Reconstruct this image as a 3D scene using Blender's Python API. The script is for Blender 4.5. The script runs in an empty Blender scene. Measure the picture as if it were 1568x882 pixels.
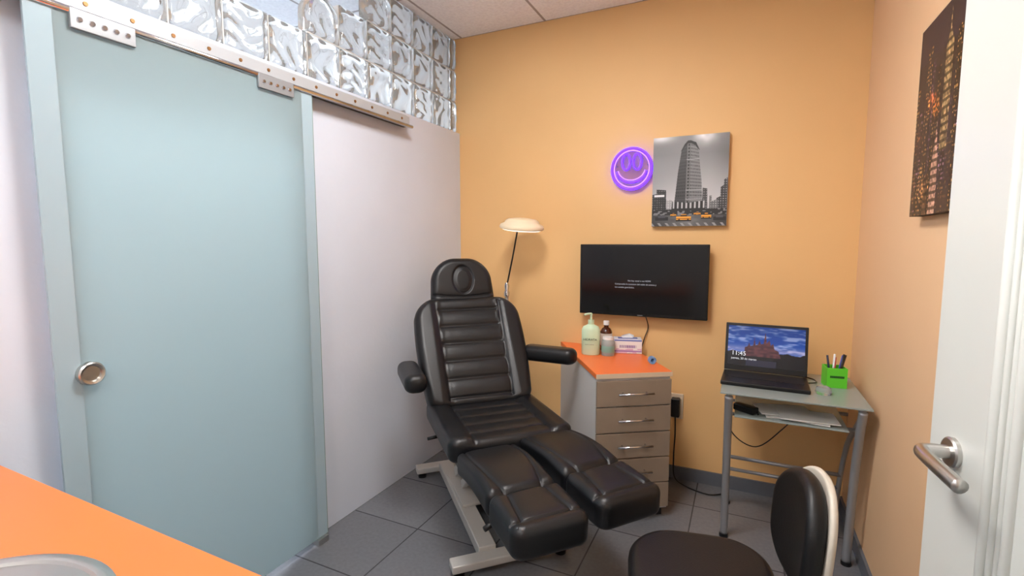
import bpy, math, random
import numpy as np
from mathutils import Vector, Matrix, Euler
random.seed(4); np.random.seed(4)
S=bpy.context.scene
try:
    S.view_settings.view_transform='Standard'
except Exception: pass

# ------------------------------------------------------------------ helpers
def lin(c):
    r=[]
    for v in c[:3]:
        v=v/255.0
        r.append(v/12.92 if v<=0.04045 else ((v+0.055)/1.055)**2.4)
    return (r[0],r[1],r[2],1.0)

def mat(name,rgb,rough=0.5,metal=0.0,spec=0.5,bump=0.0,bscale=200.0,var=0.0,vscale=3.0,trans=0.0,emit=None,estr=0.0,coat=0.0,alpha=1.0,ior=1.45):
    m=bpy.data.materials.new(name); m.use_nodes=True
    nt=m.node_tree; b=nt.nodes['Principled BSDF']
    col=lin(rgb)
    b.inputs['Base Color'].default_value=col
    b.inputs['Roughness'].default_value=rough
    b.inputs['Metallic'].default_value=metal
    b.inputs['Specular IOR Level'].default_value=spec
    b.inputs['Transmission Weight'].default_value=trans
    b.inputs['IOR'].default_value=ior
    b.inputs['Coat Weight'].default_value=coat
    b.inputs['Alpha'].default_value=alpha
    if emit is not None:
        b.inputs['Emission Color'].default_value=lin(emit)
        b.inputs['Emission Strength'].default_value=estr
    g=nt.nodes.new('ShaderNodeNewGeometry')
    if var>0:
        n=nt.nodes.new('ShaderNodeTexNoise'); n.inputs['Scale'].default_value=vscale; n.inputs['Detail'].default_value=5
        nt.links.new(g.outputs['Position'],n.inputs['Vector'])
        mr=nt.nodes.new('ShaderNodeMapRange'); mr.inputs['From Min'].default_value=0.3; mr.inputs['From Max'].default_value=0.7
        mr.inputs['To Min'].default_value=1-var; mr.inputs['To Max'].default_value=1+var
        nt.links.new(n.outputs['Fac'],mr.inputs['Value'])
        vm=nt.nodes.new('ShaderNodeVectorMath'); vm.operation='SCALE'; vm.inputs[0].default_value=col[:3]
        nt.links.new(mr.outputs['Result'],vm.inputs['Scale'])
        nt.links.new(vm.outputs['Vector'],b.inputs['Base Color'])
    if bump>0:
        n=nt.nodes.new('ShaderNodeTexNoise'); n.inputs['Scale'].default_value=bscale; n.inputs['Detail'].default_value=3
        nt.links.new(g.outputs['Position'],n.inputs['Vector'])
        bp=nt.nodes.new('ShaderNodeBump'); bp.inputs['Strength'].default_value=bump; bp.inputs['Distance'].default_value=0.002
        nt.links.new(n.outputs['Fac'],bp.inputs['Height']); nt.links.new(bp.outputs['Normal'],b.inputs['Normal'])
    return m

def tilemat(name,rgb,line,w,h,mortar,off=(0,0,0),rough=0.4,var=0.05,bump=0.0,spec=0.5):
    m=bpy.data.materials.new(name); m.use_nodes=True
    nt=m.node_tree; b=nt.nodes['Principled BSDF']
    g=nt.nodes.new('ShaderNodeNewGeometry')
    mp=nt.nodes.new('ShaderNodeMapping'); mp.inputs['Location'].default_value=off
    nt.links.new(g.outputs['Position'],mp.inputs['Vector'])
    br=nt.nodes.new('ShaderNodeTexBrick'); br.offset=0.0; br.squash=1.0
    br.inputs['Scale'].default_value=1.0; br.inputs['Brick Width'].default_value=w; br.inputs['Row Height'].default_value=h
    br.inputs['Mortar Size'].default_value=mortar; br.inputs['Mortar Smooth'].default_value=0.1; br.inputs['Bias'].default_value=0
    c=lin(rgb); 
    br.inputs['Color1'].default_value=tuple(x*(1-var) for x in c[:3])+(1,)
    br.inputs['Color2'].default_value=tuple(x*(1+var) for x in c[:3])+(1,)
    br.inputs['Mortar'].default_value=lin(line)
    nt.links.new(mp.outputs['Vector'],br.inputs['Vector'])
    n=nt.nodes.new('ShaderNodeTexNoise'); n.inputs['Scale'].default_value=60; n.inputs['Detail'].default_value=6
    nt.links.new(g.outputs['Position'],n.inputs['Vector'])
    mr=nt.nodes.new('ShaderNodeMapRange'); mr.inputs['From Min'].default_value=0.3; mr.inputs['From Max'].default_value=0.7
    mr.inputs['To Min'].default_value=0.93; mr.inputs['To Max'].default_value=1.07
    nt.links.new(n.outputs['Fac'],mr.inputs['Value'])
    vm=nt.nodes.new('ShaderNodeVectorMath'); vm.operation='SCALE'
    nt.links.new(br.outputs['Color'],vm.inputs[0]); nt.links.new(mr.outputs['Result'],vm.inputs['Scale'])
    nt.links.new(vm.outputs['Vector'],b.inputs['Base Color'])
    b.inputs['Roughness'].default_value=rough; b.inputs['Specular IOR Level'].default_value=spec
    return m

def empty(name,loc=(0,0,0),rotz=0.0):
    e=bpy.data.objects.new(name,None); e.empty_display_size=0.1
    S.collection.objects.link(e); e.location=loc; e.rotation_euler=(0,0,rotz); return e

def obj(name,verts,faces,m=None,parent=None,smooth=False,M=None):
    me=bpy.data.meshes.new(name); me.from_pydata([tuple(v) for v in verts],[],[tuple(f) for f in faces]); me.update()
    o=bpy.data.objects.new(name,me); S.collection.objects.link(o)
    if m is not None: me.materials.append(m)
    if smooth:
        me.polygons.foreach_set('use_smooth',[True]*len(me.polygons))
    if M is not None: o.matrix_local=M
    if parent is not None: o.parent=parent
    return o

def TR(loc=(0,0,0),rot=(0,0,0)):
    return Matrix.Translation(loc)@Euler(rot,'XYZ').to_matrix().to_4x4()

def box(name,lo,hi,m,parent=None,bev=0.0,M=None,seg=2):
    x0,y0,z0=lo;x1,y1,z1=hi
    v=[(x0,y0,z0),(x1,y0,z0),(x1,y1,z0),(x0,y1,z0),(x0,y0,z1),(x1,y0,z1),(x1,y1,z1),(x0,y1,z1)]
    f=[(0,3,2,1),(4,5,6,7),(0,1,5,4),(1,2,6,5),(2,3,7,6),(3,0,4,7)]
    o=obj(name,v,f,m,parent,M=M)
    if bev>0:
        b=o.modifiers.new('bevel','BEVEL'); b.width=bev; b.segments=seg; b.limit_method='ANGLE'
        for p in o.data.polygons: p.use_smooth=True
        w=o.modifiers.new('wn','WEIGHTED_NORMAL'); w.keep_sharp=False
    return o

def prism(name,poly,z0,z1,m,parent=None,bev=0.0):
    n=len(poly); v=[(x,y,z0) for x,y in poly]+[(x,y,z1) for x,y in poly]
    f=[tuple(reversed(range(n))),tuple(range(n,2*n))]+[(i,(i+1)%n,(i+1)%n+n,i+n) for i in range(n)]
    o=obj(name,v,f,m,parent)
    if bev>0:
        b=o.modifiers.new('bevel','BEVEL'); b.width=bev; b.segments=2; b.limit_method='ANGLE'
    return o

def smoothpath(pts,n=8):
    P=[Vector(p) for p in pts]
    if len(P)<3: return P
    out=[]
    for i in range(len(P)-1):
        p0=P[max(i-1,0)];p1=P[i];p2=P[i+1];p3=P[min(i+2,len(P)-1)]
        for k in range(n):
            t=k/n
            out.append(0.5*((2*p1)+(-p0+p2)*t+(2*p0-5*p1+4*p2-p3)*t*t+(-p0+3*p1-3*p2+p3)*t**3))
    out.append(P[-1]); return out

def tube(name,pts,r,m,parent=None,seg=12,smooth=True,n=8,closed=False,flat=None):
    P=smoothpath(pts,n) if (smooth and not closed) else [Vector(p) for p in pts]
    N=len(P); rs=r if hasattr(r,'__len__') else None
    V=[];F=[]; prev=None
    for i,p in enumerate(P):
        if closed: t=(P[(i+1)%N]-P[i-1])
        else: t=(P[min(i+1,N-1)]-P[max(i-1,0)])
        t.normalize()
        if prev is None:
            a=Vector((0,0,1)) if abs(t.z)<0.9 else Vector((1,0,0))
            u=t.cross(a).normalized()
        else:
            u=(prev-t*prev.dot(t)).normalized()
        prev=u; w=t.cross(u)
        rr=r if rs is None else rs[0]+(rs[1]-rs[0])*i/(N-1)
        for k in range(seg):
            a=2*math.pi*k/seg
            V.append(p+u*math.cos(a)*rr+w*math.sin(a)*rr*(flat or 1))
    rng=N if closed else N-1
    for i in range(rng):
        for k in range(seg):
            a=i*seg+k;b=i*seg+(k+1)%seg;c=((i+1)%N)*seg+(k+1)%seg;d=((i+1)%N)*seg+k
            F.append((a,b,c,d))
    if not closed:
        F.append(tuple(reversed(range(seg)))); F.append(tuple(range((N-1)*seg,N*seg)))
    o=obj(name,V,F,m,parent,smooth=True)
    return o

def lathe(name,prof,m,parent=None,seg=40,M=None,sx=1,sy=1):
    V=[];F=[]
    for r,z in prof:
        for k in range(seg):
            a=2*math.pi*k/seg; V.append((r*math.cos(a)*sx,r*math.sin(a)*sy,z))
    n=len(prof)
    for i in range(n-1):
        for k in range(seg):
            F.append((i*seg+k,i*seg+(k+1)%seg,(i+1)*seg+(k+1)%seg,(i+1)*seg+k))
    if prof[0][0]>1e-5: F.append(tuple(reversed(range(seg))))
    if prof[-1][0]>1e-5: F.append(tuple(range((n-1)*seg,n*seg)))
    o=obj(name,V,F,m,parent,smooth=True,M=M)
    e=o.modifiers.new('es','EDGE_SPLIT'); e.split_angle=math.radians(40)
    return o

def pad(name,L,wf,R0,R1,T,c,gf,m,parent,M,bf=None,N=100,Mr=110,cb=None):
    cb=c if cb is None else cb
    li=np.linspace(-1,1,N); s=0.55*li+0.45*np.sin(li*np.pi/2)
    ll=np.linspace(-1,1,Mr); yy=(0.55*ll+0.45*np.sin(ll*np.pi/2)+1)/2*L
    b=T/2
    X=np.zeros((Mr,N));Y=np.zeros((Mr,N));D=np.zeros((Mr,N))
    for j,y in enumerate(yy):
        w=wf(y/L)
        if y<L/2: dy=y;R=R0
        else: dy=L-y;R=R1
        we=w if dy>=R else w-R+math.sqrt(max(R*R-(R-dy)**2,0))
        x=s*we
        dx=w-np.abs(x)
        d=np.minimum(dx,dy)
        mk=(dx<R)&(dy<R)
        d=np.where(mk,R-np.hypot(R-dx,R-dy),d)
        d[0]=0;d[-1]=0
        X[j]=x;Y[j]=y;D[j]=np.maximum(d,0)
    D[0]=0;D[-1]=0
    def prof(c): 
        return b-c+np.sqrt(np.maximum(c*c-(c-np.minimum(D,c))**2,0))
    top=prof(c); 
    if gf is not None: top=top-gf(X,Y,D)*np.clip(D/0.01,0,1)
    bot=-prof(cb)
    if bf is not None:
        B=bf(X,Y); top=top+B; bot=bot+B
    V=np.concatenate([np.stack([X,Y,top],-1).reshape(-1,3),np.stack([X,Y,bot],-1).reshape(-1,3)])
    F=[];o2=N*Mr
    for j in range(Mr-1):
        for i in range(N-1):
            a=j*N+i
            F.append((a,a+1,a+N+1,a+N)); F.append((o2+a,o2+a+N,o2+a+N+1,o2+a+1))
    loop=[i for i in range(N)]+[j*N+N-1 for j in range(1,Mr)]+[(Mr-1)*N+i for i in range(N-2,-1,-1)]+[j*N for j in range(Mr-2,0,-1)]
    for k in range(len(loop)):
        a=loop[k];c2=loop[(k+1)%len(loop)]
        F.append((a,o2+a,o2+c2,c2))
    return obj(name,V.tolist(),F,m,parent,smooth=True,M=M)

def gl(t,d=0.006,w=0.005,d2=0.004,w2=0.02):
    return d*np.exp(-(t/w)**2)+d2*np.exp(-(t/w2)**2)

def text(name,body,size,m,parent,M,ext=0.0003,align='LEFT'):
    cu=bpy.data.curves.new(name,'FONT'); cu.body=body; cu.size=size; cu.extrude=ext; cu.align_x=align
    o=bpy.data.objects.new(name,cu); S.collection.objects.link(o); o.data.materials.append(m)
    o.matrix_local=M; o.parent=parent; return o

def paint(name,w,h,nx,ny,fn,parent,M,rough=0.4,emis=0.0):
    """flat printed sheet in local XZ plane, facing -Y, colours stored per vertex"""
    u=np.linspace(0,1,nx);v=np.linspace(0,1,ny); U,Vv=np.meshgrid(u,v)
    col=np.clip(fn(U,Vv),0,1)
    verts=np.stack([(U-0.5)*w,np.zeros_like(U),(Vv-0.5)*h],-1).reshape(-1,3)
    F=[(j*nx+i,j*nx+i+1,(j+1)*nx+i+1,(j+1)*nx+i) for j in range(ny-1) for i in range(nx-1)]
    m=bpy.data.materials.new(name+'_print'); m.use_nodes=True; nt=m.node_tree; b=nt.nodes['Principled BSDF']
    a=nt.nodes.new('ShaderNodeVertexColor'); a.layer_name='Col'
    nt.links.new(a.outputs['Color'],b.inputs['Base Color']); b.inputs['Roughness'].default_value=rough
    if emis>0:
        nt.links.new(a.outputs['Color'],b.inputs['Emission Color']); b.inputs['Emission Strength'].default_value=emis
    o=obj(name,verts.tolist(),F,m,parent,M=M)
    ca=o.data.color_attributes.new('Col','FLOAT_COLOR','POINT')
    lc=np.where(col<=0.04045,col/12.92,((col+0.055)/1.055)**2.4)
    lc=np.concatenate([lc,np.ones(lc.shape[:2]+(1,))],-1).astype(np.float32)
    ca.data.foreach_set('color',lc.reshape(-1))
    return o

def inpoly(U,V,pts):
    ins=np.zeros(U.shape,bool); n=len(pts); j=n-1
    for i in range(n):
        xi,yi=pts[i];xj,yj=pts[j]
        if yi!=yj:
            c=((yi>V)!=(yj>V))&(U<(xj-xi)*(V-yi)/(yj-yi)+xi); ins^=c
        j=i
    return ins

def vnoise(U,V,sc,seed=0,aspect=1):
    r=np.random.RandomState(seed); g=r.rand(64,64)
    x=(U*sc)%63; y=(V*sc*aspect)%63; xi=x.astype(int);yi=y.astype(int);fx=x-xi;fy=y-yi
    fx=fx*fx*(3-2*fx);fy=fy*fy*(3-2*fy)
    return (g[yi,xi]*(1-fx)+g[yi,xi+1]*fx)*(1-fy)+(g[yi+1,xi]*(1-fx)+g[yi+1,xi+1]*fx)*fy

# ------------------------------------------------------------------ materials
M_or=mat('peach_wall_paint',(234,189,130),0.55,bump=0.15,bscale=120,var=0.012)
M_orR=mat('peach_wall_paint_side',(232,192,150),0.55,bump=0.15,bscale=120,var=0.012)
M_wh=mat('white_wall_paint',(213,221,235),0.6,bump=0.35,bscale=40,var=0.02)
M_whd=mat('white_wall_plain',(228,231,233),0.7,bump=0.1,bscale=80,var=0.01)
M_floor=tilemat('grey_floor_tile',(110,112,117),(66,67,71),0.4,0.4,0.0035,(0.19,0.14,0),0.22,0.07)
M_ceil=tilemat('ceiling_tile',(250,250,252),(175,168,166),0.6,0.6,0.008,(-0.034,0.05,0),0.9,0.01)
M_skirt=mat('grey_skirting_tile',(98,102,110),0.4,var=0.06,vscale=8)
M_black=mat('black_leather',(19,20,23),0.36,bump=0.25,bscale=350,spec=0.5)
M_blkpl=mat('black_plastic',(16,16,18),0.4)
M_gray=mat('grey_metal_paint',(200,198,194),0.4,metal=0.2)
M_steel=mat('brushed_steel',(200,198,194),0.28,metal=1.0,bump=0.05,bscale=300)
M_plate=mat('zinc_plate',(160,165,170),0.4,metal=0.45)
M_chrome=mat('chrome',(215,215,218),0.12,metal=1.0)
M_alu=mat('aluminium_rail',(186,192,198),0.35,metal=0.25)
M_orange=mat('orange_laminate',(236,118,56),0.35,var=0.02,vscale=2)
M_white=mat('white_plastic',(235,235,235),0.4)
M_door=mat('white_door_lacquer',(208,210,204),0.35)

# ------------------------------------------------------------------ room shell
XL,XR,YB,ZC=-1.79,0.514,2.95,2.755
YF=-1.4; XO=-4.2
box('floor',(XO,YF-0.1,-0.1),(XR+0.12,YB+0.12,0),M_floor)
box('ceiling',(XO,YF-0.1,ZC),(XR+0.12,YB+0.12,ZC+0.1),M_ceil)
box('wall_back',(XL-0.12,YB,0),(XR+0.12,YB+0.12,ZC),M_or)
box('wall_back_hall',(XO,YB,0),(XL-0.12,YB+0.12,ZC),M_whd)
box('wall_right',(XR,YF,0),(XR+0.12,YB,ZC),M_orR)
box('wall_front',(XO,YF-0.1,0),(XR,YF,ZC),M_whd)
box('wall_hall',(XO-0.1,YF,0),(XO,YB,ZC),M_whd)
ZW=2.135; OY0,OY1,OZ=0.735,1.55,2.0
wl=empty('wall_left')
box('panel_near',(XL-0.12,YF,0),(XL,OY0,ZW),M_wh,wl)
box('panel_far',(XL-0.12,OY1,0),(XL,YB,ZW),M_wh,wl)
box('lintel',(XL-0.12,OY0,OZ),(XL,OY1,ZW),M_wh,wl)
box('baseboard_back',(-0.6,YB-0.012,0),(XR-0.012,YB,0.075),M_skirt)
box('baseboard_right',(XR-0.012,0.6,0),(XR,YB,0.075),M_skirt)

# led ceiling panels (all out of view)
def panel(x,y,strength,col):
    e=empty('ceiling_light_panel',(x,y,ZC))
    m=mat('led_diffuser',(255,255,255),0.5,emit=col,estr=strength)
    box('diffuser',(-0.28,-0.28,-0.012),(0.28,0.28,-0.006),m,e)
    fr=M_white
    for a,b_ in (((-.3,-.3),(.3,-.28)),((-.3,.28),(.3,.3)),((-.3,-.28),(-.28,.28)),((.28,-.28),(.3,.28))):
        box('frame',(a[0],a[1],-0.014),(b_[0],b_[1],-0.0005),fr,e)
panel(-0.75,1.25,42,(255,251,248)); panel(-0.75,-0.45,29,(255,251,248))
panel(-2.55,0.75,56,(240,246,255)); panel(-3.4,2.2,42,(240,246,255))  # unseen hall lamps; first one placed to grade light across the door glass

# ------------------------------------------------------------------ glass block band
mg=bpy.data.materials.new('block_glass'); mg.use_nodes=True
b=mg.node_tree.nodes['Principled BSDF']
b.inputs['Base Color'].default_value=lin((244,246,244)); b.inputs['Roughness'].default_value=0.05
b.inputs['Transmission Weight'].default_value=0.88; b.inputs['IOR'].default_value=1.36
mmort=mat('block_mortar',(215,215,212),0.7)
gb=empty('glass_block_band')
def glassblock(y1,y0,z0,z1,style,round_left=False):
    n=20; xc=XL-0.06; hx=0.042
    g=0.005
    y0+=g;y1-=g;z0+=g;z1-=g
    V=[];F=[]
    ph=random.random()*6
    for side in (1,-1):
        for j in range(n+1):
            for i in range(n+1):
                a=i/n;c=j/n
                y=y0+(y1-y0)*a; z=z0+(z1-z0)*c
                if round_left:
                    R=(z1-z0)*0.55
                    hw=(y1-y0)/2; ty=(a-0.5)*2*hw
                    top=z1
                    k=max(abs(ty)-(hw-R),0)
                    if k>0: top=z1-R+math.sqrt(max(R*R-k*k,0))
                    z=z0+(top-z0)*c
                ed=min(a,1-a,c,1-c)
                bul=min(ed/0.08,1.0)
                if style==0: wv=0.005*math.sin((a*2.6+0.5*math.sin(c*5+ph))*6.28+ph)
                elif style==1: wv=0.005*math.sin((c*3+0.4*math.sin(a*6+ph))*6.28+ph)
                else: wv=0.006*math.sin((a*2.0+0.6*c+0.4*math.sin(c*6+ph))*6.28+ph)
                if ed<0.08: wv=0
                V.append((xc+side*(hx-0.012+0.010*bul+wv*0.7),y,z))
    m=(n+1)*(n+1)
    for s_ in (0,1):
        for j in range(n):
            for i in range(n):
                a=s_*m+j*(n+1)+i
                q=(a,a+1,a+n+2,a+n+1)
                F.append(q if s_==0 else tuple(reversed(q)))
    loop=[i for i in range(n+1)]+[j*(n+1)+n for j in range(1,n+1)]+[n*(n+1)+i for i in range(n-1,-1,-1)]+[j*(n+1) for j in range(n-1,0,-1)]
    for k in range(len(loop)):
        a=loop[k];c=loop[(k+1)%len(loop)]
        F.append((a,m+a,m+c,c))
    obj('glass_block',V,F,mg,gb,smooth=True)
yb0=2.89
for r,kmax in ((0,16),(1,6),(2,4)):
    z0=ZW+0.004+0.204*r; z1=z0+0.204
    if r==2: z1=ZC-0.004
    glassblock(YB-0.002,yb0,z0,z1,0)
    for k in range(kmax):
        last=(k==kmax-1 and r>0)
        glassblock(yb0-0.2*k,yb0-0.2*(k+1),z0,z1,(k+r)%3,last)
for r,kmax in ((0,16),(1,6),(2,4)):
    z0=ZW+0.204*r
    box('mortar',(XL-0.09,yb0-0.2*kmax,z0),(XL-0.03,YB,z0+0.006),mmort,gb)
    for k in range(kmax):
        y=yb0-0.2*k
        box('mortar_v',(XL-0.085,y-0.003,z0+0.006),(XL-0.035,y+0.003,min(z0+0.2,ZC)),mmort,gb)

# ------------------------------------------------------------------ sliding glass door
def frosted(name,tc_,pc_,r,fac):
    mf=bpy.data.materials.new(name); mf.use_nodes=True
    nt=mf.node_tree; nt.nodes.remove(nt.nodes['Principled BSDF'])
    out=nt.nodes['Material Output']
    tl=nt.nodes.new('ShaderNodeBsdfTranslucent'); tl.inputs['Color'].default_value=lin(tc_)
    pr=nt.nodes.new('ShaderNodeBsdfPrincipled'); pr.inputs['Base Color'].default_value=lin(pc_); pr.inputs['Roughness'].default_value=r
    mx=nt.nodes.new('ShaderNodeMixShader'); mx.inputs[0].default_value=fac
    nt.links.new(tl.outputs[0],mx.inputs[1]); nt.links.new(pr.outputs[0],mx.inputs[2]); nt.links.new(mx.outputs[0],out.inputs['Surface'])
    return mf
mf=frosted('frosted_glass',(210,223,224),(170,189,194),0.25,0.50)
mf2=frosted('frosted_glass_margin',(206,222,230),(170,194,206),0.25,0.92)
M_gedge=mat('glass_edge_green',(150,175,170),0.2,trans=0.3)
DX=-1.735
dr=empty('door_1')
box('glass_pane',(DX-0.005,0.727,0.03),(DX+0.005,1.562,2.04),mf,dr)
box('glass_margin_near',(DX-0.005,0.667,0.03),(DX+0.005,0.727,2.04),mf2,dr)
box('glass_margin_far',(DX-0.005,1.562,0.03),(DX+0.005,1.617,2.04),mf2,dr)
box('pane_edge',(DX-0.0055,1.617,0.03),(DX+0.0055,1.620,2.04),M_gedge,dr)
lathe('round_pull',[(0.0,0.012),(0.022,0.012),(0.024,0.020),(0.030,0.022),(0.034,0.018),(0.034,0.0),(0,0)],M_steel,dr,40,TR((DX+0.0052,0.745,1.015),(0,math.pi/2,0)))
box('floor_guide',(DX-0.02,1.55,0.0),(DX+0.02,1.61,0.028),M_steel,dr,0.002)
rl=empty('sliding_door_rail')
box('rail_bar',(XL+0.004,0.35,2.055),(XL+0.055,2.32,2.10),M_alu,rl,0.003)
box('rail_gap_strip',(XL+0.010,0.35,2.046),(XL+0.050,2.32,2.0549),mat('rail_gap_shade',(60,56,54),0.5),rl)  # solid strip in the rail gap; the gap's shade is its dark colour
tube('rail_tube',[(XL+0.062,0.35,2.045),(XL+0.062,2.33,2.045)],0.010,M_chrome,rl,16,smooth=False)
box('rail_lip',(XL+0.0,0.35,2.100),(XL+0.04,2.32,2.108),M_alu,rl,0.002)
M_hole=mat('screw_hole_bronze',(150,110,70),0.4,metal=0.7)
for i in range(16):
    y=0.45+i*0.12
    lathe('rail_screw',[(0,0.003),(0.006,0.003),(0.007,0.0),(0,0)],M_hole,rl,14,TR((XL+0.0552,y,2.078),(0,math.pi/2,0)))
for yy in (0.845,1.432):
    box('hanger_plate',(DX+0.0055,yy-0.082,1.995),(DX+0.018,yy+0.082,2.05),M_plate,rl,0.002)
    for k in range(5):
        lathe('hanger_screw',[(0,0.004),(0.006,0.004),(0.008,0.0),(0,0)],M_chrome,rl,14,TR((DX+0.0182,yy-0.06+0.03*k,2.022),(0,math.pi/2,0)))

# ------------------------------------------------------------------ treatment chair
tc=empty('treatment_chair',(-1.19,2.15,0),math.radians(45))
def seat_g(x,y,d):
    g=gl(np.abs(x)-0.175)
    for yy in (0.10,0.20,0.30,0.40,0.50):
        g=g+gl(y-yy)*(np.abs(x)<0.175)
    return g
def bolster(x,y):
    return 0.014*np.clip((np.abs(x)-0.15)/0.06,0,1)
pad('seat_cushion',0.585,lambda v:0.285,0.05,0.05,0.11,0.035,seat_g,M_black,tc,TR((0.015,-0.465,0.52)),bf=bolster)
def back_g(x,y,d):
    g=gl(np.abs(x)-(0.165+0.02*(y/0.66)))*(y>0.03)*(y<0.6)
    for yy in (0.05,0.15,0.25,0.35,0.45,0.55):
        g=g+gl(y-yy,0.008,0.006,0.006,0.025)*(np.abs(x)<0.17)
    return g
ba=math.radians(56)
pad('back_cushion',0.63,lambda v:0.275+0.03*math.sin(v*2.6),0.06,0.13,0.11,0.04,back_g,M_black,tc,TR((0.01,0.035,0.54),(ba,0,0)),bf=bolster)
def head_g(x,y,d):
    e=np.sqrt((x/0.056)**2+((y-0.145)/0.078)**2)
    e2=np.sqrt((x/0.044)**2+((y-0.145)/0.064)**2)
    g=0.009*np.exp(-((e-1)/0.10)**2)+0.004*np.exp(-((e2-1)/0.1)**2)
    g=g+gl(y-0.045-0.5*x*x)
    return g
pad('headrest_cushion',0.28,lambda v:0.190-0.02*v,0.05,0.135,0.10,0.04,head_g,M_black,tc,TR((0.01,0.405,1.03),(math.radians(72),0,0)))
for sx in (-0.06,0.06):
    tube('headrest_post',[(sx+.01,0.40,0.95),(sx+.01,0.47,1.11)],0.008,M_chrome,tc,smooth=False)
def leg_g(x,y,d):
    return gl(np.abs(x)-(0.07+0.035*np.sin(y*6)),0.006,0.005,0.004,0.02)
def foot_g(x,y,d):
    return gl(np.abs(x)-(0.095-0.12*y),0.006,0.005,0.004,0.02)*(y>0.05)+gl(y-0.055-0.15*x*x)
def leg(tag,x,ang,sh,dz=0.0):
    e=bpy.data.objects.new('leg_support_'+tag,None); S.collection.objects.link(e); e.parent=tc
    e.location=(x,-0.455+sh,dz); e.rotation_euler=(0,0,ang)
    pad('calf_cushion_'+tag,0.37,lambda v:0.133,0.03,0.03,0.105,0.032,leg_g,M_black,e,TR((0,-0.375,0.515)),bf=lambda X,Y:0.020*np.sin(Y/0.37*np.pi))
    pad('foot_cushion_'+tag,0.235,lambda v:0.136,0.045,0.03,0.115,0.034,foot_g,M_black,e,TR((0,-0.605,0.505),(math.radians(2),0,0)))
    tube('leg_rail_'+tag,[(0,0.05,0.45),(0,-0.5,0.43)],0.014,M_blkpl,e,smooth=False)
    tube('adjust_lever_'+tag,[(-0.10,-0.36,0.455),(-0.145,-0.37,0.445)],0.010,M_blkpl,e,smooth=False)
leg('left',-0.118,math.radians(4),-0.015,-0.014); leg('right',0.165,math.radians(7),0.03,-0.004)
tube('seat_lever',[(-0.22,-0.05,0.45),(-0.29,-0.06,0.447)],0.008,M_blkpl,tc,smooth=False)
pad('armrest_left',0.34,lambda v:0.053,0.045,0.045,0.088,0.036,None,M_black,tc,TR((-0.352,-0.17,0.748)),N=40,Mr=60)
pad('armrest_right',0.315,lambda v:0.052,0.05,0.05,0.088,0.036,None,M_black,tc,TR((0.31,0.20,0.778),(0,0,math.radians(-136))),N=40,Mr=60)
tube('arm_bracket_left',[(-0.26,0.16,0.70),(-0.32,0.14,0.70),(-0.35,0.10,0.71)],0.013,M_blkpl,tc)
tube('arm_bracket_right',[(0.26,0.20,0.75),(0.31,0.20,0.75),(0.34,0.16,0.755)],0.016,M_steel,tc)
box('back_plate',(-0.2,0.05,-0.075),(0.2,0.56,-0.058),M_blkpl,tc,0.004,TR((0.01,0.03,0.54),(ba,0,0)))
box('seat_frame',(-0.22,-0.44,0.435),(0.22,0.08,0.463),M_blkpl,tc,0.004)
box('lift_top',(-0.14,-0.28,0.40),(0.14,0.06,0.435),M_gray,tc,0.005)
for s_,nm in ((0.47,'rear'),(-0.46,'front')):
    box('base_bar_'+nm,(-0.27,s_-0.035,0.03),(0.27,s_+0.035,0.065),M_gray,tc,0.006)
    for sx in (-0.235,0.235):
        lathe('foot_'+nm,[(0,0),(0.025,0),(0.025,0.012),(0.012,0.02),(0.012,0.031),(0,0.031)],M_blkpl,tc,20,TR((sx,s_,0)))
box('base_beam',(-0.14,-0.43,0.032),(-0.06,0.44,0.085),M_gray,tc,0.006)
box('base_beam_b',(0.04,-0.43,0.032),(0.12,0.44,0.085),M_gray,tc,0.006)
box('base_plate',(-0.13,-0.1,0.085),(0.13,0.25,0.10),M_gray,tc,0.004)
def strut(nm,p,q,w,t,m,par):
    p=Vector(p);q=Vector(q);d=q-p;L=d.length
    ang=math.atan2(d.z,d.y)
    box(nm,(-w/2,0,-t/2),(w/2,L,t/2),m,par,0.004,TR(p,(ang,0,0)))
for sx in (-0.085,0.085):
    strut('lift_arm',(sx,0.20,0.13),(sx,-0.15,0.40),0.03,0.05,M_gray,tc)
    strut('lift_arm_b',(sx,0.05,0.13),(sx,-0.26,0.38),0.03,0.04,M_gray,tc)
tube('actuator',[(0,0.22,0.14),(0,-0.1,0.37)],0.025,M_blkpl,tc,16,smooth=False)
box('motor',(-0.05,0.15,0.10),(0.05,0.30,0.20),M_blkpl,tc,0.01)

# ------------------------------------------------------------------ lamp
lp=empty('floor_lamp',(-1.36,2.80,0))
M_cream=mat('cream_shade',(240,222,190),0.4)
M_glow=mat('lamp_diffuser',(255,252,240),0.4,emit=(255,250,235),estr=1.6)
lathe('base_disc',[(0,0),(0.11,0),(0.115,0.01),(0.10,0.025),(0.02,0.035),(0.016,0.06),(0,0.06)],M_white,lp)
tube('pole',[(0,0,0.03),(0,0,1.08)],0.011,M_steel,lp,smooth=False)
lathe('joint',[(0,1.05),(0.018,1.055),(0.018,1.08),(0.012,1.09),(0.016,1.12),(0.01,1.14),(0,1.14)],M_chrome,lp)
tube('arm',[(0,0,1.12),(0.045,-0.01,1.30),(0.09,-0.03,1.48)],0.005,M_blkpl,lp)
hm=TR((0.125,-0.05,1.475),(math.radians(6),math.radians(4),math.radians(20)))
lathe('shade',[(0.126,0.0),(0.134,0.004),(0.136,0.016),(0.130,0.028),(0.108,0.038),(0.100,0.052),(0.085,0.062),(0.04,0.068),(0,0.069)],M_cream,lp,48,hm)
lathe('diffuser',[(0,-0.012),(0.06,-0.011),(0.11,-0.006),(0.126,0.0),(0.126,0.003),(0,0.003)],M_glow,lp,48,hm)

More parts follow.
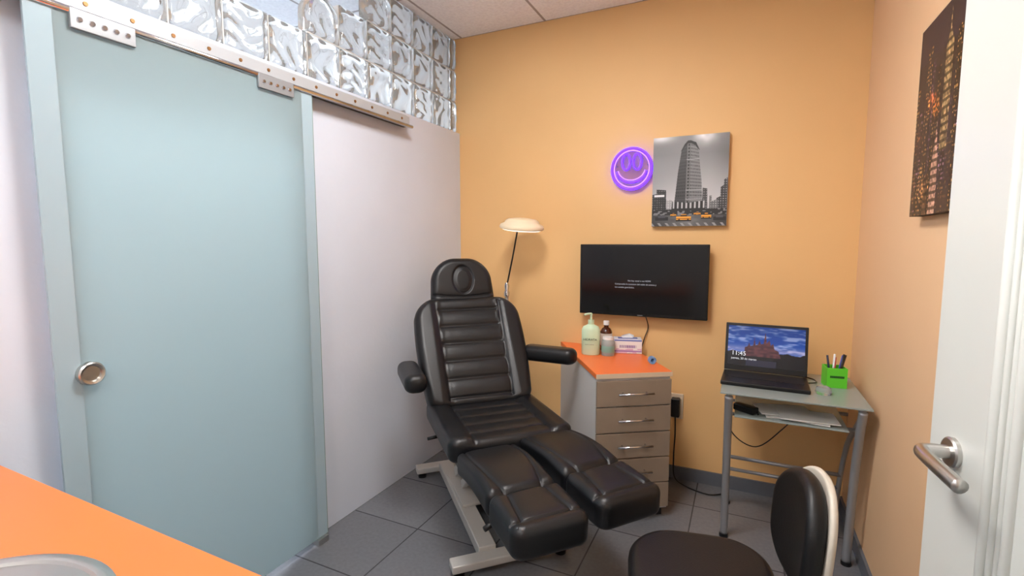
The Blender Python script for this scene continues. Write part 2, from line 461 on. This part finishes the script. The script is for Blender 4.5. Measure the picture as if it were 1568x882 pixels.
# ------------------------------------------------------------------ TV
tv=empty('television',(-0.533,2.87,1.175))
M_scr=mat('tv_screen',(4,5,7),0.12,spec=0.5)
M_bez=mat('tv_bezel',(12,12,13),0.25)
box('body',(-0.365,0.0,-0.21),(0.365,0.028,0.21),M_bez,tv,0.004)
box('screen',(-0.352,-0.0015,-0.192),(0.352,0.001,0.198),M_scr,tv)
box('rear_housing',(-0.22,0.028,-0.15),(0.22,0.05,0.12),M_blkpl,tv,0.008)
box('wall_mount',(-0.1,0.05,-0.1),(0.1,0.0795,0.1),M_blkpl,tv)
M_txt=mat('screen_text',(200,205,210),0.5,emit=(200,205,215),estr=0.7)
M_txt2=mat('tv_text',(120,124,130),0.5,emit=(150,155,165),estr=0.8)
tx=lambda x,z:TR((x,-0.002,z),(math.pi/2,0,0))
text('line_1','No hay senal o no HDMI',0.0128,M_txt2,tv,tx(-0.075,-0.006))
text('line_2','Compruebe la conexion del cable de antena y',0.0128,M_txt2,tv,tx(-0.150,-0.026))
text('line_3','los canales guardados.',0.0128,M_txt2,tv,tx(-0.150,-0.045))
box('logo',(-0.015,-0.001,-0.2045),(0.015,0.0,-0.2005),mat('logo_grey',(120,120,120),0.4),tv)

# ------------------------------------------------------------------ neon smiley
ns=empty('neon_smiley_sign',(-0.611,2.925,1.822))
M_neon=mat('neon_violet',(60,30,255),0.4,emit=(62,26,255),estr=6.5)
M_neon2=mat('neon_lilac',(190,140,255),0.4,emit=(186,130,255),estr=1.7)
M_acr=mat('acrylic_backing',(240,215,235),0.1,trans=0.92)
circ=lambda cx,cz,rx,rz,n=48:[(cx+rx*math.cos(2*math.pi*k/n),-0.006,cz+rz*math.sin(2*math.pi*k/n)) for k in range(n)]
tube('face_ring',circ(0,0,0.114,0.117,64),0.0075,M_neon,ns,10,closed=True)
tube('face_ring_inner',circ(0,0,0.101,0.104,64),0.0025,M_neon2,ns,8,closed=True)
tube('eye_left',circ(-0.032,0.040,0.023,0.045),0.0052,M_neon,ns,8,closed=True)
tube('eye_right',circ(0.032,0.040,0.023,0.045),0.0052,M_neon,ns,8,closed=True)
tube('smile',[(0.083*math.cos(a),-0.006,-0.008+0.070*math.sin(a)) for a in np.linspace(math.pi*1.03,math.pi*1.97,20)],0.0055,M_neon,ns,8,smooth=False)
tube('smile_core',[(0.078*math.cos(a),-0.008,0.001+0.066*math.sin(a)) for a in np.linspace(math.pi*1.05,math.pi*1.95,20)],0.002,M_neon2,ns,8,smooth=False)
lathe('backing',[(0,0.0),(0.12,0.0),(0.12,0.003),(0,0.003)],M_acr,ns,48,TR((0,0.008,0),(math.pi/2,0,0)))
for sx in (-0.09,0.09):
    tube('standoff',[(sx,0.008,0.02),(sx,0.0245,0.02)],0.005,M_steel,ns,8,smooth=False)

# ------------------------------------------------------------------ city print (b/w with orange cabs)
def flatiron(U,V):
    g=0.52+0.26*np.clip((0.80-V)/0.5,0,1)+0.07*(vnoise(U,V,4,1)-0.5)-0.10*np.abs(U-0.5)
    d=np.hypot((U-0.70)/0.14,(V-0.985)/0.08); g=g+0.5*np.exp(-d**2)*(0.6+0.6*vnoise(U,V,14,2))
    d=np.hypot((U-0.10)/0.18,(V-0.99)/0.05); g=g+0.4*np.exp(-d**2)
    for pts,val,lo in (([(0,0.15),(0,0.36),(0.06,0.37),(0.06,0.42),(0.19,0.41),(0.20,0.15)],0.14,0.26),
                    ([(0.86,0.15),(0.86,0.30),(0.91,0.32),(0.91,0.42),(0.95,0.44),(0.95,0.50),(1,0.52),(1,0.15)],0.22,0.30),
                    ([(0.77,0.15),(0.77,0.33),(0.80,0.33),(0.80,0.27),(0.88,0.29),(0.88,0.15)],0.40,0.2),
                    ([(0.68,0.15),(0.68,0.42),(0.74,0.41),(0.75,0.15)],0.25,0.25),
                    ([(0.20,0.15),(0.20,0.29),(0.26,0.30),(0.30,0.27),(0.31,0.15)],0.62,0.2)):
        mk=inpoly(U,V,pts)
        tex=val+lo*((np.sin(U*200)>0.1)&(np.sin(V*240)>0.1))*(0.4+vnoise(U,V,30,3))
        g=np.where(mk,tex,g)
    mk=(np.abs(U-0.10)<0.07)&(np.abs(V-0.345)<0.012); g=np.where(mk,0.9,g)
    left=inpoly(U,V,[(0.30,0.2),(0.345,0.60),(0.385,0.84),(0.43,0.90),(0.47,0.925),(0.455,0.2)])
    right=inpoly(U,V,[(0.505,0.2),(0.505,0.925),(0.57,0.90),(0.615,0.82),(0.66,0.50),(0.69,0.2)])
    prow=inpoly(U,V,[(0.452,0.2),(0.462,0.93),(0.508,0.93),(0.512,0.2)])
    kl=(U-0.455)/(0.155-0.13*(V-0.2)); kr=(U-0.515)/(0.17-0.105*(V-0.2))
    rowL=np.sin((V+0.25*(0.455-U)*(V-0.2))*170); rowR=np.sin((V+0.35*(U-0.515)*(V-0.2))*170)
    g=np.where(left,0.24-0.12*((np.sin(kl*34)>0)&(rowL>0.0)),g)
    g=np.where(right,0.50-0.28*((np.sin(kr*44)>0)&(rowR>0.0)),g)
    g=np.where(prow,0.42-0.28*((np.abs(U-0.485)<0.012)&(np.sin(V*170)>0.0)),g)
    for vb in (0.30,0.40,0.74):
        g=np.where((left|right|prow)&(np.abs(V-vb)<0.004),0.35*(U>0.455)+0.30,g)
    corn=inpoly(U,V,[(0.375,0.83),(0.425,0.91),(0.468,0.945),(0.508,0.945),(0.575,0.92),(0.628,0.83),(0.60,0.85),(0.565,0.89),(0.505,0.915),(0.47,0.915),(0.43,0.885),(0.395,0.84)])
    g=np.where(corn,0.10,g)
    base=inpoly(U,V,[(0.27,0.17),(0.28,0.28),(0.455,0.26),(0.515,0.26),(0.71,0.28),(0.72,0.17)])
    g=np.where(base,0.14+0.6*((np.sin(U*110)>0.4)&(V>0.2)),g)
    st=(V<0.19)&~base
    g=np.where(st,0.14+0.35*(vnoise(U,V,30,7,2)>0.70),g)
    rd=V<0.125
    g=np.where(rd,0.40+0.08*vnoise(U,V,10,11,3)-0.5*np.abs(U-0.5)*(1-V),g)
    zeb=(V<0.035)&(np.sin((U+V)*60)>0.5)
    g=np.where(zeb,0.6,g)
    c=np.stack([g,g,g*1.01],-1)
    for cx,cy,w,h in ((0.62,0.135,0.045,0.016),(0.30,0.125,0.04,0.016),(0.74,0.105,0.065,0.026),(0.44,0.088,0.10,0.034)):
        c[(np.abs(U-cx)<w*1.05)&(np.abs(V-cy+h*0.75)<h*0.25)]=(0.05,0.05,0.05)
        mk=(np.abs(U-cx)<w)&(np.abs(V-cy)<h*0.55)|((np.abs(U-cx)<w*0.6-np.clip(V-cy,0,1)*0.6)&(np.abs(V-cy-h*0.9)<h*0.45))
        c[mk]=(0.95,0.66,0.20)
        c[(np.abs(U-cx)<w*0.45)&(np.abs(V-cy-h*0.85)<h*0.28)]=(0.22,0.16,0.12)
        c[(np.abs(U-cx)<w)&(np.abs(V-cy+h*0.1)<h*0.1)]=(0.5,0.26,0.1)
        for s_ in (-1,1):
            c[np.hypot((U-cx-s_*w*0.6)*0.8,(V-cy+h*0.55))<h*0.3]=(0.05,0.05,0.05)
    for cx,cy,w,h in ((0.14,0.085,0.09,0.04),(0.91,0.08,0.08,0.04)):
        c[(np.abs(U-cx)<w)&(np.abs(V-cy)<h*0.5)]=(0.12,0.12,0.13)
        c[(np.abs(U-cx)<w*0.55)&(np.abs(V-cy-h*0.6)<h*0.3)]=(0.30,0.30,0.32)
    return c
pc=empty('city_canvas_print',(-0.291,2.932,1.735))
paint('print',0.395,0.495,300,380,flatiron,pc,TR((0,-0.0165,0)))
box('canvas',(-0.1975,-0.016,-0.2475),(0.1975,0.0175,0.2475),mat('canvas_edge',(190,185,180),0.7),pc)
# night print on right wall
def night(U,V):
    n=vnoise(U,V,7,21); n2=vnoise(U,V,60,22,1.3); n3=vnoise(U,V,58,24,1.2)
    b=0.075+0.05*n
    c=np.stack([b*1.1,b*0.85,b*1.05],-1)
    c[V>0.80]=c[V>0.80]*0.9+np.array([0.02,0.02,0.05])
    rs=np.random.RandomState(5)
    for i in range(34):
        x=rs.rand()*0.95; w=0.02+0.035*rs.rand(); h=0.90-0.78*(i/34)-0.14*rs.rand()
        mk=(np.abs(U-x)<w)&(V<h); s=0.035+0.11*rs.rand(); t=rs.rand()
        c[mk]=(s*1.15,s*0.9,s*(0.8+0.4*t))
        wn=mk&(np.sin((U-x)*320)>0.1)&(np.sin(V*280)>0.0)&(n2>0.60)
        br=0.4+0.6*rs.rand()
        c[wn]=(0.95*br,0.72*br,(0.40+0.45*(t>0.7))*br)
    def blot(cx,cy,rx,ry,col):
        k=np.exp(-(((U-cx)/rx)**2+((V-cy)/ry)**2))*(0.15+1.2*(n2>0.52)*n3)
        c[...]=c+k[...,None]*np.array(col)
    blot(0.30,0.58,0.09,0.04,(0.9,0.38,0.08)); blot(0.42,0.52,0.08,0.035,(0.95,0.5,0.12))
    blot(0.22,0.13,0.2,0.05,(0.5,0.32,0.18)); blot(0.10,0.42,0.08,0.03,(0.4,0.22,0.1))
    tw=inpoly(U,V,[(0.50,0.3),(0.51,0.80),(0.55,0.86),(0.56,0.97),(0.57,0.86),(0.62,0.80),(0.63,0.3)])
    g=0.35+0.65*((np.sin(U*420)>0)&(np.sin(V*160)>-0.3))
    c[tw]=(np.stack([g,g*0.82,g*0.55],-1)*(0.35+0.65*n3)[...,None])[tw]
    tw=inpoly(U,V,[(0.38,0.0),(0.39,0.28),(0.42,0.36),(0.44,0.46),(0.46,0.36),(0.49,0.28),(0.51,0.0)])
    c[tw]=(np.stack([g*1.0,g*0.76,g*0.64],-1)*(0.6+0.5*n2)[...,None])[tw]
    tw=inpoly(U,V,[(0.26,0.0),(0.26,0.20),(0.33,0.22),(0.34,0.0)])
    c[tw]=(np.stack([g*0.7,g*0.5,g*0.35],-1)*(0.3+0.7*n3)[...,None])[tw]
    return c
pn=empty('night_city_canvas_print',(XR-0.018,1.775,1.765),math.radians(-90))
paint('print',0.45,0.57,240,320,night,pn,TR((0,-0.0165,0)),0.4,0.15)  # faint self-glow added to the printed colours; the canvas is no lamp
box('canvas',(-0.225,-0.016,-0.285),(0.225,0.0175,0.285),mat('canvas_edge_dark',(40,28,26),0.7),pn)

# ------------------------------------------------------------------ drawer cabinet
ZT0=0.76
FL=(-0.624,2.275);FR=(-0.297,2.49);BR=(-0.585,2.945);BL=(-1.045,2.945)
cab=empty('drawer_cabinet')
M_side=mat('cabinet_white_side',(205,205,205),0.5)
M_drw=mat('drawer_taupe',(140,124,108),0.35,var=0.03,vscale=20)
ctr=(-0.66,2.66)
ins=lambda p,k:(p[0]+(ctr[0]-p[0])*k,p[1]+(ctr[1]-p[1])*k)
prism('worktop',[FL,FR,BR,BL],ZT0-0.025,ZT0,M_orange,cab,0.002)
M_edge=mat('worktop_edge',(222,205,180),0.35,metal=0.3)
body=[ins(FL,0.03),ins(FR,0.03),ins(BR,0.01),ins(BL,0.01)]
prism('carcass',body,0.05,ZT0-0.0255,M_side,cab)
prism('plinth',[ins(FL,0.1),ins(FR,0.1),ins(BR,0.02),ins(BL,0.02)],0.0,0.05,M_blkpl,cab)
fx=Vector((FR[0]-FL[0],FR[1]-FL[1],0)); W=fx.length; fang=math.atan2(fx.y,fx.x)
cf=bpy.data.objects.new('drawer_front_group',None); S.collection.objects.link(cf); cf.parent=cab; cf.location=(FL[0],FL[1],0); cf.rotation_euler=(0,0,fang)
box('worktop_edging',(0,-0.003,ZT0-0.024),(W,0.0,ZT0-0.001),M_edge,cf)
nz=5; z0=0.06; dh=(0.725-z0)/nz
for i in range(nz):
    za=z0+i*dh
    box('drawer_%d'%(i+1),(0.004,-0.004,za+0.003),(W-0.004,0.013,za+dh-0.003),M_drw,cf,0.002)
    zc=za+dh*0.52
    tube('handle_%d'%(i+1),[(W/2-0.09,-0.032,zc),(W/2+0.09,-0.032,zc)],0.0055,M_chrome,cf,12,smooth=False)
    for sx in (-0.06,0.06):
        tube('handle_post_%d'%(i+1),[(W/2+sx,-0.004,zc),(W/2+sx,-0.032,zc)],0.004,M_chrome,cf,10,smooth=False)

# ------------------------------------------------------------------ items on cabinet
ZT=ZT0+0.0005
bt=empty('pump_bottle',(-0.77,2.68,ZT),math.radians(12))
M_mint=mat('mint_bottle',(200,222,190),0.3)
lathe('body',[(0,0),(0.048,0),(0.052,0.006),(0.052,0.14),(0.043,0.160),(0.018,0.172),(0.016,0.182),(0,0.182)],M_mint,bt,40,sy=0.65)
lathe('collar',[(0,0.182),(0.017,0.182),(0.017,0.198),(0.006,0.200),(0.006,0.222),(0,0.222)],M_mint,bt,24)
tube('nozzle',[(0,0,0.222),(0.0,0,0.232),(-0.02,-0.012,0.232),(-0.036,-0.022,0.228)],0.0065,M_mint,bt,10)
text('label_text','HIDRATA',0.018,mat('label_ink',(60,90,60),0.5),bt,TR((-0.040,-0.0355,0.085),(math.pi/2,0,0)))
text('label_text_small','crema corporal',0.008,mat('label_ink2',(90,110,90),0.5),bt,TR((-0.030,-0.0355,0.06),(math.pi/2,0,0)))
bb=empty('brown_medicine_bottle',(-0.72,2.83,ZT))
M_amber=mat('amber_glass',(70,30,14),0.1,coat=0.3)
lathe('body',[(0,0),(0.033,0),(0.035,0.004),(0.035,0.11),(0.026,0.128),(0.014,0.136),(0.014,0.15),(0,0.15)],M_amber,bb,32)
lathe('cap',[(0,0.15),(0.017,0.15),(0.017,0.172),(0.015,0.174),(0,0.174)],M_white,bb,24)
lathe('label',[(0.0354,0.03),(0.0356,0.031),(0.0356,0.10),(0.0354,0.101)],mat('paper_label',(200,190,180),0.6),bb,32)
jr=empty('cotton_jar',(-0.675,2.70,ZT))
M_clr=mat('clear_plastic',(215,228,228),0.15,trans=0.6)
lathe('jar',[(0,0),(0.035,0),(0.037,0.004),(0.037,0.075),(0.03,0.09),(0,0.09)],M_clr,jr,32)
lathe('lid',[(0,0.0905),(0.030,0.0905),(0.030,0.105),(0,0.106)],M_white,jr,32)
lathe('wrap_label',[(0.0372,0.02),(0.0375,0.021),(0.0375,0.055),(0.0372,0.056)],mat('teal_label',(120,160,150),0.5),jr,32)
tb=empty('tissue_box',(-0.592,2.825,ZT),math.radians(16))
def tissue(U,V):
    c=np.ones(U.shape+(3,))*0.9
    n=vnoise(U,V,8,31,0.6)
    c[(V<0.35)&(n>0.4)]=(0.82,0.70,0.80)
    c[(np.abs(V-0.16)<0.05)]=(0.62,0.50,0.72)
    c[(V>0.90)]=(0.35,0.43,0.72)
    c[(np.abs(V-0.5)<0.11)&(U>0.2)&(U<0.8)&(np.sin(U*95)>-0.3)]=(0.45,0.35,0.6)
    return c
box('carton',(-0.078,-0.045,0),(0.078,0.045,0.082),mat('carton_white',(230,228,235),0.5),tb,0.002)
paint('front_print',0.152,0.078,90,45,tissue,tb,TR((0,-0.0458,0.041)))
box('top_band',(-0.055,-0.022,0.0822),(0.055,0.022,0.0832),mat('carton_blue',(70,90,160),0.5),tb)
obj('tissue',[(-0.03,0,0.083),(0.03,0.005,0.083),(0.036,-0.004,0.10),(0.01,0.01,0.108),(-0.02,-0.006,0.104),(-0.036,0.006,0.094)],[(0,1,2,3,4,5)],M_white,tb)
tr=empty('blue_tape_roll',(-0.415,2.60,ZT),math.radians(30))
lathe('roll',[(0.010,-0.010),(0.020,-0.010),(0.020,0.010),(0.010,0.010),(0.010,-0.010)],mat('blue_tape',(110,155,205),0.4),tr,28,TR((0,0,0.0202),(math.pi/2,0,0)))

# ------------------------------------------------------------------ outlet + cables
oc=empty('wall_outlet',(-0.325,YB,0.44))
box('plate',(-0.04,-0.010,-0.075),(0.04,-0.0005,0.075),mat('outlet_beige',(214,196,170),0.4),oc,0.004)
box('plug_adapter',(-0.024,-0.055,-0.055),(0.024,-0.0105,0.055),M_blkpl,oc,0.006)
tube('adapter_cable',[(0,-0.04,-0.045),(0.004,-0.05,-0.15),(0.0,-0.05,-0.30),(0.01,-0.06,-0.41),(0.08,-0.1,-0.434),(0.2,-0.14,-0.434),(0.28,-0.10,-0.43)],0.004,M_blkpl,oc,8)
tube('tv_power_cable',[(0.03,-0.083,-0.195),(0.038,-0.015,-0.275),(0.018,-0.012,-0.345),(0.003,-0.010,-0.40)],0.003,M_blkpl,tv,8).location=(0,0.075,0)

# ------------------------------------------------------------------ desk
dk=empty('glass_desk')
M_dg=mat('desk_glass',(178,190,188),0.2,trans=0.4)
M_leg=mat('silver_leg_paint',(160,162,166),0.35,metal=0.5)
x0,x1,y0,y1=-0.07,0.485,2.29,2.80
box('top',(x0,y0,0.735),(x1,y1,0.743),M_dg,dk,0.002)
box('keyboard_shelf',(x0+0.06,y0+0.03,0.628),(x1-0.07,y1-0.12,0.634),M_dg,dk,0.001)
for sx,tag in ((x0+0.035,'left'),(x1-0.03,'right')):
    tube('front_leg_'+tag,[(sx,y0+0.02,0.722),(sx,y0+0.06,0.60),(sx,y0+0.10,0.42),(sx,y0+0.13,0.2),(sx,y0+0.15,0.012)],0.013,M_leg,dk,12,flat=1.3)
    tube('rear_leg_'+tag,[(sx,y1-0.03,0.012),(sx,y1-0.10,0.25),(sx,y1-0.22,0.48),(sx,y0+0.13,0.62),(sx,y0+0.03,0.705)],0.011,M_leg,dk,12)
    tube('top_rail_'+tag,[(sx,y0+0.02,0.722),(sx,y1-0.03,0.722)],0.012,M_leg,dk,12,smooth=False)
    lathe('foot_'+tag,[(0,0),(0.02,0),(0.02,0.014),(0,0.014)],M_blkpl,dk,16,TR((sx,y0+0.15,0)))
    lathe('foot_b_'+tag,[(0,0),(0.02,0),(0.02,0.014),(0,0.014)],M_blkpl,dk,16,TR((sx,y1-0.03,0)))
for z_,yy in ((0.722,y1-0.04),(0.30,y1-0.125),(0.22,y1-0.09)):
    tube('cross_bar',[(x0+0.035,yy,z_),(x1-0.03,yy,z_)],0.009,M_leg,dk,10,smooth=False)
tube('shelf_bar_f',[(x0+0.035,y0+0.10,0.62),(x1-0.03,y0+0.10,0.62)],0.008,M_leg,dk,10,smooth=False)
tube('shelf_bar_b',[(x0+0.035,y1-0.20,0.62),(x1-0.03,y1-0.20,0.62)],0.008,M_leg,dk,10,smooth=False)
tube('hanging_cable',[(0.30,2.835,0.55),(0.22,2.86,0.42),(0.10,2.865,0.30),(-0.02,2.865,0.36),(-0.05,2.84,0.52),(-0.045,2.78,0.62)],0.003,M_blkpl,dk,8)
# laptop
lt=empty('laptop',(0.108,2.52,0.7435),math.radians(-2))
box('base',(-0.18,-0.11,0),(0.18,0.12,0.018),M_blkpl,lt,0.004)
box('keyboard',(-0.16,-0.02,0.018),(0.16,0.10,0.0195),mat('keys',(30,30,32),0.6,bump=0.5,bscale=90),lt)
box('touchpad',(-0.05,-0.095,0.018),(0.05,-0.03,0.0187),mat('touchpad',(28,28,30),0.35),lt)
LM=TR((0,0.118,0.02),(math.radians(-12),0,0))
box('lid',(-0.18,0.0,0),(0.18,0.008,0.235),M_blkpl,lt,0.003,LM)
def wall_paper(U,V):
    n=vnoise(U,V,5,41,2.4); nn=vnoise(U,V,16,42,2.4)
    cl=np.clip((0.6*n+0.4*nn-0.42)*4,0,1)
    c=np.stack([0.08+0.45*cl,0.26+0.36*cl,0.62+0.22*cl],-1)
    glow=np.exp(-((V-0.42)/0.10)**2)[...,None]
    c=c*(1-0.45*glow)+np.array([0.75,0.66,0.74])*0.45*glow
    c=c*(0.65+0.35*np.clip(1.15-V,0,1))[...,None]
    dark=V<(0.33+0.06*vnoise(U,V*0,14,43))
    c[dark]=(0.06,0.06,0.08)
    wt=(V<0.16)&(np.abs(U-0.45)<0.2); c[wt]=(0.14,0.14,0.20)
    cast=inpoly(U,V,[(0.22,0.25),(0.23,0.46),(0.27,0.50),(0.285,0.60),(0.30,0.50),(0.34,0.52),(0.355,0.72),(0.37,0.53),(0.40,0.55),(0.42,0.66),(0.44,0.57),(0.475,0.58),(0.495,0.88),(0.515,0.60),(0.55,0.68),(0.57,0.55),(0.60,0.60),(0.62,0.46),(0.67,0.42),(0.70,0.25)])
    t=vnoise(U,V,24,44)
    c[cast]=np.stack([0.20+0.14*t,0.12+0.08*t,0.15+0.07*t],-1)[cast]
    return c
paint('screen',0.335,0.195,170,100,wall_paper,lt,LM@TR((0,-0.0006,0.124)),0.25,0.6)
text('clock','11:45',0.030,M_txt,lt,LM@TR((-0.150,-0.0012,0.075),(math.pi/2,0,0)))
text('date','jueves, 20 de marzo',0.014,M_txt,lt,LM@TR((-0.150,-0.0012,0.055),(math.pi/2,0,0)))
tube('charging_cable',[(0.178,0.06,0.008),(0.215,0.10,0.006),(0.21,0.16,0.004),(0.17,0.20,0.004)],0.003,M_blkpl,lt,8)
# pen holder
ph=empty('pen_holder',(0.395,2.61,0.7435),math.radians(8))
M_green=mat('green_plastic',(95,205,50),0.35)
for lo,hi in (((-.040,-.040,0),(.040,.040,.004)),((-.040,-.040,.004),(.040,-.037,.09)),((-.040,.037,.004),(.040,.040,.09)),((-.040,-.037,.004),(-.037,.037,.09)),((.037,-.037,.004),(.040,.037,.09))):
    box('cup_panel',lo,hi,M_green,ph)
box('cup_label',(-0.028,-0.0408,0.045),(0.028,-0.040,0.055),mat('label_dark_green',(30,90,30),0.5),ph)
for i,(cx,cy,tx_,ty_,cl,ln) in enumerate(((-.02,0,-.25,.0,(30,30,60),.14),(.0,.01,.1,.1,(200,60,60),.13),(.015,-.01,.30,.0,(40,40,50),.15),(.015,.012,.4,.1,(60,80,180),.14),(-.01,.015,.2,-.1,(230,230,230),.145),(.018,0,.45,0,(90,70,50),.145))):
    mp=mat('pen_col_%d'%i,cl,0.4)
    tube('pen_%d'%i,[(cx*0.6,cy*0.6,0.006),(cx+tx_*ln*0.35,cy+ty_*ln*0.35,ln)],0.0045,mp,ph,8,smooth=False)
gd=empty('glass_paperweight',(0.335,2.45,0.7435))
lathe('dish',[(0,0),(0.028,0),(0.032,0.01),(0.026,0.03),(0.012,0.036),(0,0.036)],mat('clear_glass_small',(220,225,228),0.05,trans=0.85),gd,24)
pp=empty('paper_stack',(0.22,2.44,0.6345))
for i,(ax,ay,an,h_) in enumerate(((0,0,5,0),(0.04,-0.02,-8,0.0035),(-0.04,0.03,14,0.007),(0.07,-0.03,3,0.0105))):
    box('sheet_%d'%i,(-0.11,-0.075,0),(0.11,0.075,0.003),mat('paper_%d'%i,(232,232,230),0.7),pp,0,TR((ax*0.8,ay,h_),(0,0,math.radians(an))))
ad=empty('black_power_adapter',(0.035,2.40,0.6345),math.radians(-35))
box('brick',(-0.05,-0.022,0),(0.05,0.022,0.03),M_blkpl,ad,0.005)
tube('cord',[(0.05,0,0.012),(0.062,-0.002,0.010),(0.068,-0.012,0.008)],0.003,M_blkpl,ad,8)

# ------------------------------------------------------------------ office chair
oc2=empty('office_chair',(-0.072,1.395,0),math.radians(-78))
M_fab=mat('black_vinyl',(16,16,18),0.42,bump=0.25,bscale=250)
M_crm=mat('cream_plastic',(206,198,184),0.4)
pad('seat_cushion',0.40,lambda v:0.180+0.012*math.sin(v*math.pi),0.14,0.12,0.075,0.034,None,M_fab,oc2,TR((0,-0.20,0.455)),N=60,Mr=60)
pad('seat_pan',0.36,lambda v:0.160,0.12,0.12,0.03,0.01,None,M_crm,oc2,TR((0,-0.185,0.40)),N=40,Mr=40)
bend=lambda X,Y:0.9*X*X
bm=math.radians(86)
pad('backrest_cushion',0.30,lambda v:0.126+0.018*math.sin(v*math.pi),0.09,0.12,0.048,0.022,None,M_fab,oc2,TR((0,0.235,0.495),(bm,0,0)),bf=bend,N=60,Mr=60)
pad('backrest_shell',0.315,lambda v:0.133+0.018*math.sin(v*math.pi),0.10,0.125,0.018,0.008,None,M_crm,oc2,TR((0,0.269,0.487),(bm,0,0)),bf=bend,N=60,Mr=60)
tube('back_bar',[(0,0.08,0.375),(0,0.22,0.37),(0,0.29,0.41),(0,0.304,0.50),(0,0.304,0.60)],0.018,M_crm,oc2,12,flat=0.5)
lathe('gas_lift',[(0,0.08),(0.028,0.08),(0.028,0.26),(0.016,0.262),(0.016,0.385),(0,0.385)],M_blkpl,oc2,20)
box('mechanism',(-0.08,-0.1,0.37),(0.08,0.1,0.386),M_blkpl,oc2,0.004)
for k in range(5):
    a=2*math.pi*k/5+0.3
    tube('base_leg_%d'%k,[(0.02*math.cos(a),0.02*math.sin(a),0.10),(0.14*math.cos(a),0.14*math.sin(a),0.09),(0.24*math.cos(a),0.24*math.sin(a),0.065)],(0.022,0.014),M_blkpl,oc2,10)
    for s_ in (-1,1):
        lathe('caster_%d'%k,[(0,-0.008),(0.022,-0.008),(0.025,-0.004),(0.025,0.004),(0.022,0.008),(0,0.008)],M_blkpl,oc2,20,TR((0.242*math.cos(a)-s_*0.013*math.sin(a),0.242*math.sin(a)+s_*0.013*math.cos(a),0.0255),(math.pi/2,0,a)))
    tube('caster_stem_%d'%k,[(0.24*math.cos(a),0.24*math.sin(a),0.03),(0.24*math.cos(a),0.24*math.sin(a),0.065)],0.006,M_steel,oc2,8,smooth=False)

# ------------------------------------------------------------------ right door (open leaf)
d2=empty('door_2',(0.470,0.44,0),math.radians(8.5))
box('leaf',(0,0,0.01),(0.038,0.79,2.06),M_door,d2,0.002)
for k in range(4):
    o_=0.018*k
    ya,yb=0.16+o_,0.600-o_; za,zb=0.14+o_,1.93-o_
    r_=(0.010,0.006,0.006,0.009)[k]
    for nm,p,q in (('moulding_v',(0,ya,za),(0,ya,zb)),('moulding_v',(0,yb,za),(0,yb,zb)),('moulding_h',(0,ya,za),(0,yb,za)),('moulding_h',(0,ya,zb),(0,yb,zb))):
        tube(nm,[p,q],r_,M_door,d2,12,smooth=False)
hy,hz=0.706,1.012
RM=TR((0,hy,hz),(0,-math.pi/2,0))
lathe('rosette',[(0,0),(0.028,0),(0.028,0.007),(0.025,0.010),(0.012,0.011),(0.011,0.013),(0,0.013)],M_steel,d2,36,RM)
tube('lever',[(-0.008,hy,hz),(-0.036,hy,hz),(-0.052,hy-0.006,hz),(-0.056,hy-0.03,hz-0.001),(-0.056,hy-0.08,hz-0.004),(-0.052,hy-0.13,hz-0.010)],0.0125,M_steel,d2,14)
box('trim_1',(XR-0.012,-0.45,0),(XR-0.0005,-0.37,2.12),M_door)
box('trim_2',(XR-0.012,-0.45,2.12),(XR-0.0005,0.43,2.20),M_door)

# ------------------------------------------------------------------ sink counter
ct=empty('sink_counter')
cx0,cx1,cy0,cy1,cz=XL+0.002,-0.50,-0.14,0.465,0.90
sc=(-0.885,0.163);SR=0.195
angs=sorted(set([2*math.pi*k/72 for k in range(72)]+[math.atan2(y-sc[1],x-sc[0])%(2*math.pi) for x in (cx0,cx1) for y in (cy0,cy1)]))
V=[];F=[];n=len(angs)
for a in angs:
    c,s=math.cos(a),math.sin(a)
    t=min([((cx1-sc[0])/c) if c>1e-9 else ((cx0-sc[0])/c if c<-1e-9 else 1e9), ((cy1-sc[1])/s) if s>1e-9 else ((cy0-sc[1])/s if s<-1e-9 else 1e9)])
    ri=(sc[0]+SR*c,sc[1]+SR*s); ro=(sc[0]+t*c,sc[1]+t*s)
    V+= [(ri[0],ri[1],cz),(ro[0],ro[1],cz),(ro[0],ro[1],cz-0.035),(ri[0],ri[1],cz-0.035)]
for i in range(n):
    j=(i+1)%n
    for k in range(4):
        l=(k+1)%4
        F.append((i*4+k,i*4+l,j*4+l,j*4+k))
obj('worktop',V,F,M_orange,ct)
box('cabinet_front',(cx0,cy1-0.04,0.0),(cx1-0.02,cy1-0.02,cz-0.036),M_side,ct)
box('cabinet_side',(cx1-0.04,cy0+0.01,0.0),(cx1-0.02,cy1-0.041,cz-0.036),M_side,ct)
box('cabinet_rear',(cx0,cy0+0.01,0.0),(cx1-0.041,cy0+0.03,cz-0.036),M_side,ct)
sk=empty('round_sink',(sc[0],sc[1],cz))
lathe('bowl',[(0.214,0.0008),(0.214,0.004),(0.206,0.007),(0.196,0.005),(0.189,-0.004),(0.182,-0.03),(0.170,-0.12),(0.14,-0.15),(0.03,-0.16),(0.0,-0.16)],M_steel,sk,72)
lathe('drain',[(0.0,-0.157),(0.03,-0.156),(0.034,-0.158)],M_chrome,sk,24)

# ------------------------------------------------------------------ world + camera
w=bpy.data.worlds.new('world'); S.world=w; w.use_nodes=True
w.node_tree.nodes['Background'].inputs[0].default_value=(0.6,0.65,0.7,1); w.node_tree.nodes['Background'].inputs[1].default_value=0.3
cd=bpy.data.cameras.new('camera'); cam=bpy.data.objects.new('camera',cd); S.collection.objects.link(cam)
cd.sensor_width=36; cd.lens=36*750/1568; cd.clip_start=0.02
cam.location=(0,0,1.4)
cam.rotation_euler=(math.radians(90-5.4),0,math.radians(25.3))
S.camera=cam
